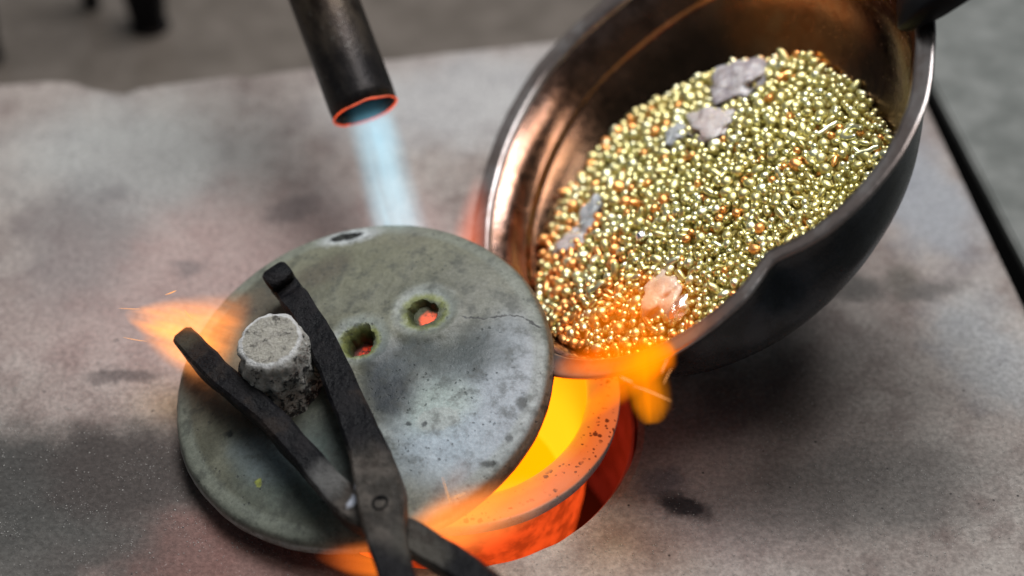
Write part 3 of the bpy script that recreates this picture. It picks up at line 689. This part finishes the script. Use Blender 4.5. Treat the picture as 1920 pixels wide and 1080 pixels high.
for k, g in enumerate(grain_types):
    hv = iv3.copy(); hv = hv * (1 + 0.10 * np.array([nz(*(p * 1.3 + k * 7)) for p in hv]))[:, None]
    el = [1, 1, 1.1, 1.25, 1.0, 1.5, 1.0, 1.15, 2.3, 1.7][k]; hv = hv * np.array([el, 1, 0.92]) / el ** 0.33
    for M_ in (M_gold, M_gold_l, M_gold_r):
        me = bpy.data.meshes.new('gold_grain'); me.from_pydata([tuple(p * CM) for p in hv], [], [tuple(int(q) for q in x) for x in if3])
        me.polygons.foreach_set('use_smooth', [True] * len(me.polygons)); me.materials.append(M_); gm.append(me)
SV, SF, SM = [], [], []; base = 0
for i, (x, y, z, s, tp) in enumerate(allg):
    k = int(rng.choice(10, p=[.13, .13, .13, .13, .11, .11, .08, .08, .05, .05])); R_ = rot_rand()
    u = rng.random(); glow_p = 0.06 + 0.40 * max(0.0, min(1.0, (-x - 1.0 - 0.35 * y) / 7)); mi = 2 if u < glow_p else (1 if u > 0.80 else 0)  # more glow-coloured grains towards the lower left, painting the flame light
    if i in hero:
        o = bpy.data.objects.new('gold_grain', gm[k * 3 + mi]); link(o)
        m4 = Matrix([[*(R_[0] * s), x * CM], [*(R_[1] * s), y * CM], [*(R_[2] * s), z * CM], [0, 0, 0, 1]]); o.matrix_world = pan_m @ m4
        tag(o, 'small rounded gold casting grain lying in the heap inside the pan', 'gold grain', 'gold grains heaped in the pan')
    else:
        g = (grain_types[k] * s) @ R_.T + np.array([x, y, z]); SV.append(g); SF.append(if_ + base); SM.append(np.full(len(if_), mi)); base += len(g)
# core of the heap under the loose grain
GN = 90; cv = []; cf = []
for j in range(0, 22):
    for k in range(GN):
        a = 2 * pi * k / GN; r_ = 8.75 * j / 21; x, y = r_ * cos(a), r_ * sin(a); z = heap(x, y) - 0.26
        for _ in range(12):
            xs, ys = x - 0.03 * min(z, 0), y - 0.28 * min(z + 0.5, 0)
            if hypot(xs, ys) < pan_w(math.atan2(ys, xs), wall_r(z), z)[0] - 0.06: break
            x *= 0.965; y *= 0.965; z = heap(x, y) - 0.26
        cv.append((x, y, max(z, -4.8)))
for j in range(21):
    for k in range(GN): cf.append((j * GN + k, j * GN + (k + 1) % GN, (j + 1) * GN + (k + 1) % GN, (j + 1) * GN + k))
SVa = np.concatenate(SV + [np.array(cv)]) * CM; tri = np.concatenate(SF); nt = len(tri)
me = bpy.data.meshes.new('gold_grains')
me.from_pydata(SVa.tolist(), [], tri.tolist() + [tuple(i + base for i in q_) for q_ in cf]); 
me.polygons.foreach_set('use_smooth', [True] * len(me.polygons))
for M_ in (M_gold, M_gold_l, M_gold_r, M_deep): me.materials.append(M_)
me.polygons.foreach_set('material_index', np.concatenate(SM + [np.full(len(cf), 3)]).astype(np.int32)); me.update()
gs = link(bpy.data.objects.new('gold_grains', me)); gs.matrix_world = pan_m
tag(gs, 'mass of small gold casting grains filling the pan', 'gold grains', 'gold grains heaped in the pan', 'stuff')

# lumps lying on the heap
def lump(name, label, cat, x, y, dz, size, mat, seed, rz=0, rough=0.35, sub=4, group=None):
    lv, lf = ico(sub); P_ = []
    for p in lv:
        k = 1 + rough * nz(p[0] + seed, p[1], p[2], 1.3) + rough * 0.35 * nz(p[0], p[1] + seed, p[2], 2.8) + rough * 0.08 * nz(p[0], p[1], p[2] + seed, 7)
        q_ = p * k * np.array(size); P_.append((q_[0] * cos(rz) - q_[1] * sin(rz), q_[0] * sin(rz) + q_[1] * cos(rz), q_[2]))
    gx = (heap(x + .1, y) - heap(x - .1, y)) / .2; gy = (heap(x, y + .1) - heap(x, y - .1)) / .2
    nn = Vector((-gx, -gy, 1)); lm = pan_m @ frame_z((x, y, heap(x, y) + dz), nn, (0, 1, 0))
    o = mesh(name, P_, [tuple(int(i) for i in t_) for t_ in lf], mat, mw=lm); return tag(o, label, cat, group)
M_flux = mat_rock('grey_flux_lump', (0.44, 0.38, 0.40), (0.76, 0.71, 0.72), 0.3)
M_flux_p = mat_rock('pale_pink_flux', (0.66, 0.55, 0.53), (0.80, 0.72, 0.70), 0.25)
M_flux_b = mat_rock('blue_grey_flux', (0.45, 0.46, 0.48), (0.66, 0.68, 0.70), 0.3)
M_glassy = mat_rock('glassy_flux', (0.80, 0.62, 0.52), (0.86, 0.74, 0.66), 0.1, spec=0.8)
M_silver = mat_rock('bright_silver', (0.80, 0.80, 0.82), (0.88, 0.88, 0.90), 0.14, metal=1.0)
lump('flux_lump', 'largest grey flux lump lying on the gold grain at the far side of the pan', 'flux lump', 0.85, 4.2, 0.2, (1.1, 1.4, 0.5), M_flux, 3, 0.3, 0.55, group='flux lumps on the grain')
lump('flux_lump', 'pale pinkish flux lump just below the largest grey one', 'flux lump', -0.15, 2.2, 0.14, (1.15, 0.85, 0.34), M_flux_p, 11, -0.7, 0.7, group='flux lumps on the grain')
lump('flux_lump', 'small slate-grey flux chip left of the pale pinkish lump', 'flux lump', -1.6, 2.4, 0.12, (0.40, 0.72, 0.26), M_flux_b, 19, -0.1, 0.5, group='flux lumps on the grain')
lump('flux_lump', 'blue-grey flux lump near the left edge of the heap', 'flux lump', -5.3, 0.05, 0.12, (0.55, 0.85, 0.30), M_flux_b, 27, -0.5, 0.6, group='flux lumps on the grain')
lump('flux_lump', 'pale flat flux flake lowest at the left edge of the heap', 'flux lump', -6.15, -0.75, 0.1, (0.75, 0.55, 0.22), M_flux_p, 31, 0.2, 0.6, group='flux lumps on the grain')
lump('flux_lump', 'glassy pinkish flux lump beside the silver nugget near the pouring lip', 'flux lump', -2.05, -5.95, 0.14, (0.95, 1.0, 0.38), M_glassy, 41, 0.6, 0.45, group='flux lumps on the grain')
lump('silver_nugget', 'shiny silver nugget on the grain by the near rim', 'nugget', -1.3, -7.1, 0.28, (0.52, 0.27, 0.24), M_silver, 51, 0.75, 0.5)
lump('silver_bead', 'single round silver bead in the middle of the gold grain', 'bead', -2.73, -2.8, 0.28, (0.21, 0.21, 0.21), M_silver, 61, 0, 0.08, 3)
# curled and rod-shaped grains
def rod(label, x, y, L_, r_, rz, mat, dz=0.2):
    pts = [(-L_ / 2 + L_ * k / 4, 0.06 * nz(k, x, y, 1.7), 0.03 * nz(k, y, x, 1.3)) for k in range(5)]
    v, f = sweep(pts, [r_ * 1.6, r_ * 2, r_ * 2.1, r_ * 2, r_ * 1.5], [r_ * 1.6, r_ * 2, r_ * 2, r_ * 2, r_ * 1.5], bev=0.6, sub=4, rough=0.02)
    gx = (heap(x + .1, y) - heap(x - .1, y)) / .2; gy = (heap(x, y + .1) - heap(x, y - .1)) / .2
    lm = pan_m @ frame_z((x, y, heap(x, y) + dz), (-gx, -gy, 1), (0, 1, 0)) @ Matrix.Rotation(rz, 4, 'Z')
    return tag(mesh('gold_rod', v, f, mat, mw=lm), label, 'gold rod', 'rod-shaped pieces among the gold grain')
rod('pale rod-shaped gold piece right of centre, below the curled ring of gold', 5.4, -2.2, 0.85, 0.10, 0.15, M_gold_l)
rod('pale rod-shaped gold piece left of the curled ring of gold', 4.2, -0.5, 0.9, 0.11, 0.5, M_gold_l)
rod('glow-tinted gold rod beside the glassy flux lump', -2.6, -6.8, 0.9, 0.11, -1.2, M_gold_r)
rod('glow-tinted gold rod at the right of the largest grey flux lump', 2.7, 3.4, 0.55, 0.12, 0.4, M_gold_r)
rod('pale gold rod low in the heap by the pouring lip', -4.6, -4.4, 0.7, 0.10, 0.3, M_gold_l)
cv_, cf_ = [], []
for i in range(24):
    a = 2 * pi * i / 24 * 0.86
    for k in range(8):
        b = 2 * pi * k / 8; R_ = 0.30 + 0.10 * cos(b); cv_.append((R_ * cos(a) * 1.1, R_ * sin(a), 0.10 * sin(b)))
for i in range(23):
    for k in range(8): cf_.append((i * 8 + k, i * 8 + (k + 1) % 8, (i + 1) * 8 + (k + 1) % 8, (i + 1) * 8 + k))
cf_ += [tuple(range(8)), tuple(23 * 8 + k for k in range(8))]
tag(mesh('gold_curl', cv_, cf_, M_gold_l, mw=pan_m @ frame_z((5.0, -1.15, heap(5.0, -1.15) + 0.24), (0.15, 0.25, 1), (0, 1, 0))), 'curled ring-shaped piece of gold right of centre in the heap', 'gold curl')

# ------------------------------------------------------------------ flames: emitting volumes
def flame(label, base, tip, R, A, col0, col1, dens, sq=1.0, hint=(0, 0, 1), name='flame', wob_=0.06, **kw):
    b, t_ = Vector(base), Vector(tip); L_ = (t_ - b).length
    mt = mat_flame(name + '_volume', L_, R, A, col0, col1, dens, sq=sq, **kw)
    ts = [p[0] for p in R]; rs = [p[1] for p in R]
    prof = [(0, 0)] + [(max(0.02, float(np.interp(q, ts, rs))), q * L_) for q in np.linspace(0, 1, 20)] + [(0, L_)]
    v, f = lathe(prof, 40, lambda a, r, z: (r * (1 + wob_ * nz(cos(a) * 1.4, sin(a) * 1.4, z * 0.8)), z))
    o = mesh(name, [(x, y * sq, z) for x, y, z in v], f, mt, mw=frame_z(base, t_ - b, hint))
    return tag(o, label, 'flame', 'flames round the crucible')
toward = (0, -0.719, 0.695)
tb_ = Vector((-5.51, 3.40, 5.96)); fd = Vector((0.262, -0.78, -0.57)).normalized()
flame('pale blue gas flame blowing from the torch mouth down to the lid', tb_ - fd * 0.45 + Vector((0.12, 0, 0)), tb_ + fd * 5.6 + Vector((0.12, 0, 0)),
      [(0, 1.02), (0.12, 1.14), (0.5, 1.24), (1, 1.34)], [(0, 0.04), (0.07, 0.12), (0.17, 0.85), (0.5, 0.95), (0.85, 1.0), (1, 0.9)], (0.24, 0.74, 1.0), (0.42, 0.80, 0.92), 34, edge=0.38, streak=0.4, warp=0.2, nscale=1.3, name='blue_flame')
flame('faint pink outer flame spreading round the blue gas flame', tb_ + fd * 0.6, tb_ + fd * 7.0 + Vector((0.5, 0, 0)),
      [(0, 0.9), (0.3, 1.6), (0.7, 2.5), (1, 2.9)], [(0, 0.15), (0.4, 0.5), (0.8, 1.0), (1, 0.6)], (0.9, 0.25, 0.42), (1.0, 0.26, 0.18), 3.2, edge=0.1, streak=0.3, name='pink_flame')
flame('orange flame licking out past the left edge of the lid', (-9.6, -5.75, 2.55), (-13.75, -4.5, 3.1),
      [(0, 2.35), (0.25, 1.95), (0.5, 1.5), (0.72, 1.0), (0.88, 0.5), (1, 0.12)], [(0, 0.0), (0.18, 0.45), (0.45, 0.8), (0.75, 1.0), (0.93, 1.0), (1, 0.3)], (1.0, 0.30, 0.07), (1.0, 0.28, 0.035), 125, absorb=40, sq=0.75, hint=toward, edge=0.35, streak=0.8, nscale=1.6, warp=0.6, name='orange_flame')
flame('amber flame lobe hanging in front of the pan lip, right of the crucible', (4.42, -11.56, 5.2), (4.25, -9.75, 7.9),
      [(0, 0.30), (0.1, 0.62), (0.25, 0.80), (0.5, 0.74), (0.8, 0.62), (1, 0.4)], [(0, 0.9), (0.12, 1.0), (0.4, 1.0), (0.75, 0.6), (1, 0.0)], (1.0, 0.30, 0.003), (1.0, 0.27, 0.002), 95, absorb=150, edge=0.3, streak=0.7, nscale=1.5, warp=0.45, name='amber_flame')
flame('amber flame tongue rising from the crucible rim to the pan lip', (2.1, -10.9, 4.5), (5.0, -10.1, 7.4),
      [(0, 0.2), (0.3, 0.55), (0.6, 0.72), (1, 0.5)], [(0, 0.0), (0.3, 0.7), (0.7, 0.9), (1, 0.0)], (1.0, 0.26, 0.003), (1.0, 0.27, 0.003), 110, absorb=160, edge=0.45, streak=0.5, name='amber_flame')
flame('broad amber flame sheet along the pouring lip of the pan', (1.35, -9.75, 5.8), (5.1, -10.5, 7.2),
      [(0, 0.35), (0.25, 0.7), (0.6, 0.9), (0.85, 0.8), (1, 0.4)], [(0, 0.1), (0.3, 0.8), (0.6, 1.0), (0.9, 0.8), (1, 0.0)], (1.0, 0.15, 0.003), (1.0, 0.22, 0.002), 150, absorb=200, edge=0.3, streak=0.4, name='amber_flame')
flame('thin orange haze of flame over the grain at the pouring lip', (1.9, -8.3, 5.9), (6.2, -9.0, 8.3),
      [(0, 1.0), (0.25, 2.0), (0.6, 2.5), (1, 1.2)], [(0, 0.7), (0.4, 1.0), (0.7, 0.7), (1, 0.0)], (1.0, 0.20, 0.003), (1.0, 0.20, 0.002), 31, absorb=26, sq=0.6, edge=0.1, streak=0.4, name='amber_flame')
flame('pale orange flame spilling over the near edge of the crucible rim', (-3.1, -14.0, 2.2), (1.4, -12.5, 3.2),
      [(0, 1.0), (0.3, 1.35), (0.7, 1.1), (1, 0.5)], [(0, 0.9), (0.35, 1.0), (0.7, 0.65), (1, 0.0)], (1.0, 0.27, 0.05), (1.0, 0.27, 0.06), 75, absorb=30, edge=0.3, streak=0.5, name='orange_flame')
flame('faint orange flame curling up over the near edge of the lid', (-2.7, -14.1, 2.7), (-1.3, -12.3, 4.5),
      [(0, 0.6), (0.4, 0.75), (1, 0.5)], [(0, 0.8), (0.5, 0.6), (1, 0.0)], (1.0, 0.30, 0.05), (1.0, 0.32, 0.08), 18, edge=0.2, streak=0.6, name='orange_flame')
flame('small orange flame under the lid beside the tongs joint', (-3.7, -14.3, 1.5), (-6.4, -14.0, 1.6),
      [(0, 0.75), (0.4, 0.72), (0.75, 0.45), (1, 0.1)], [(0, 1.0), (0.5, 0.9), (0.8, 0.4), (1, 0.0)], (1.0, 0.24, 0.02), (1.0, 0.16, 0.03), 95, absorb=80, edge=0.35, streak=0.5, name='orange_flame')
flame('soft orange flame rising between the lid and the left rim of the pan', (-1.65, -0.9, 2.3), (-1.15, 0.7, 5.2),
      [(0, 0.9), (0.4, 0.85), (1, 0.4)], [(0, 1.0), (0.5, 0.7), (1, 0.0)], (1.0, 0.16, 0.03), (1.0, 0.15, 0.04), 65, edge=0.15, streak=0.3, name='orange_flame')

# sparks: small glowing slivers thrown off by the flames
M_spark = NT('spark').set(color=(0.3, 0.1, 0.03), emit=(1.0, 0.42, 0.12), estr=1.3)
def spark(p0, p1, bend, w, label):
    a, b = Vector(p0), Vector(p1); d = b - a; s = d.cross(Vector(toward)).normalized()
    bend *= 0.3; w *= 0.7; pts = [tuple(a + d * t_ + s * bend * 4 * t_ * (1 - t_)) for t_ in (0, .25, .5, .75, 1)]
    v, f = sweep(pts, [w * .2, w * .8, w, w, w * .4], [w * .2, w * .8, w, w, w * .4], up=Vector(toward), sub=3)
    tag(mesh('spark', v, f, M_spark), label, 'spark', 'sparks flying from the flames')
sl = 'fine glowing spark left of the lid by the orange flame'; sr = 'fine glowing spark at the amber flame under the pan lip'; sb = 'fine glowing spark at the near edge of the lid'
labs = ['left of the lid, topmost of the two horizontal ones', 'left of the lid, lowest one at the flame tip', 'left of the lid, nearest the tongs tip', 'left of the lid, above the orange flame', 'under the pan lip, shortest one on the crucible rim', 'under the pan lip, longest one across the amber lobe', 'on the pan lip, inner one at the right edge of the lobe', 'on the pan lip, outer one at the right edge of the lobe', 'at the near edge of the lid, the steep one', 'at the near edge of the lid, the flatter one']
for li, (p0, p1, bend, w, lb) in enumerate((((-13.72, -5.17, 4.01), (-12.98, -5.18, 3.99), 0.02, 0.022, sl), ((-13.57, -5.86, 3.28), (-12.74, -5.97, 3.18), 0.05, 0.022, sl),
                            ((-11.24, -5.90, 4.68), (-10.93, -6.16, 4.42), 0.03, 0.035, sl), ((-12.09, -4.84, 4.34), (-11.71, -4.74, 4.45), 0.02, 0.045, sl),
                            ((3.35, -11.26, 7.05), (3.75, -11.36, 6.9), 0.03, 0.05, sr), ((3.75, -11.36, 6.75), (4.94, -11.79, 6.5), -0.08, 0.04, sr),
                            ((4.84, -10.87, 7.46), (4.65, -11.19, 7.12), 0.05, 0.035, sr), ((4.97, -11.08, 7.24), (4.72, -11.42, 6.89), 0.07, 0.03, sr),
                            ((-2.19, -12.92, 4.18), (-1.93, -13.51, 3.58), 0.02, 0.025, sb), ((-1.93, -13.4, 3.7), (-1.46, -13.27, 3.82), -0.04, 0.025, sb))):
    spark(p0, p1, bend, w, 'fine glowing spark ' + labs[li])
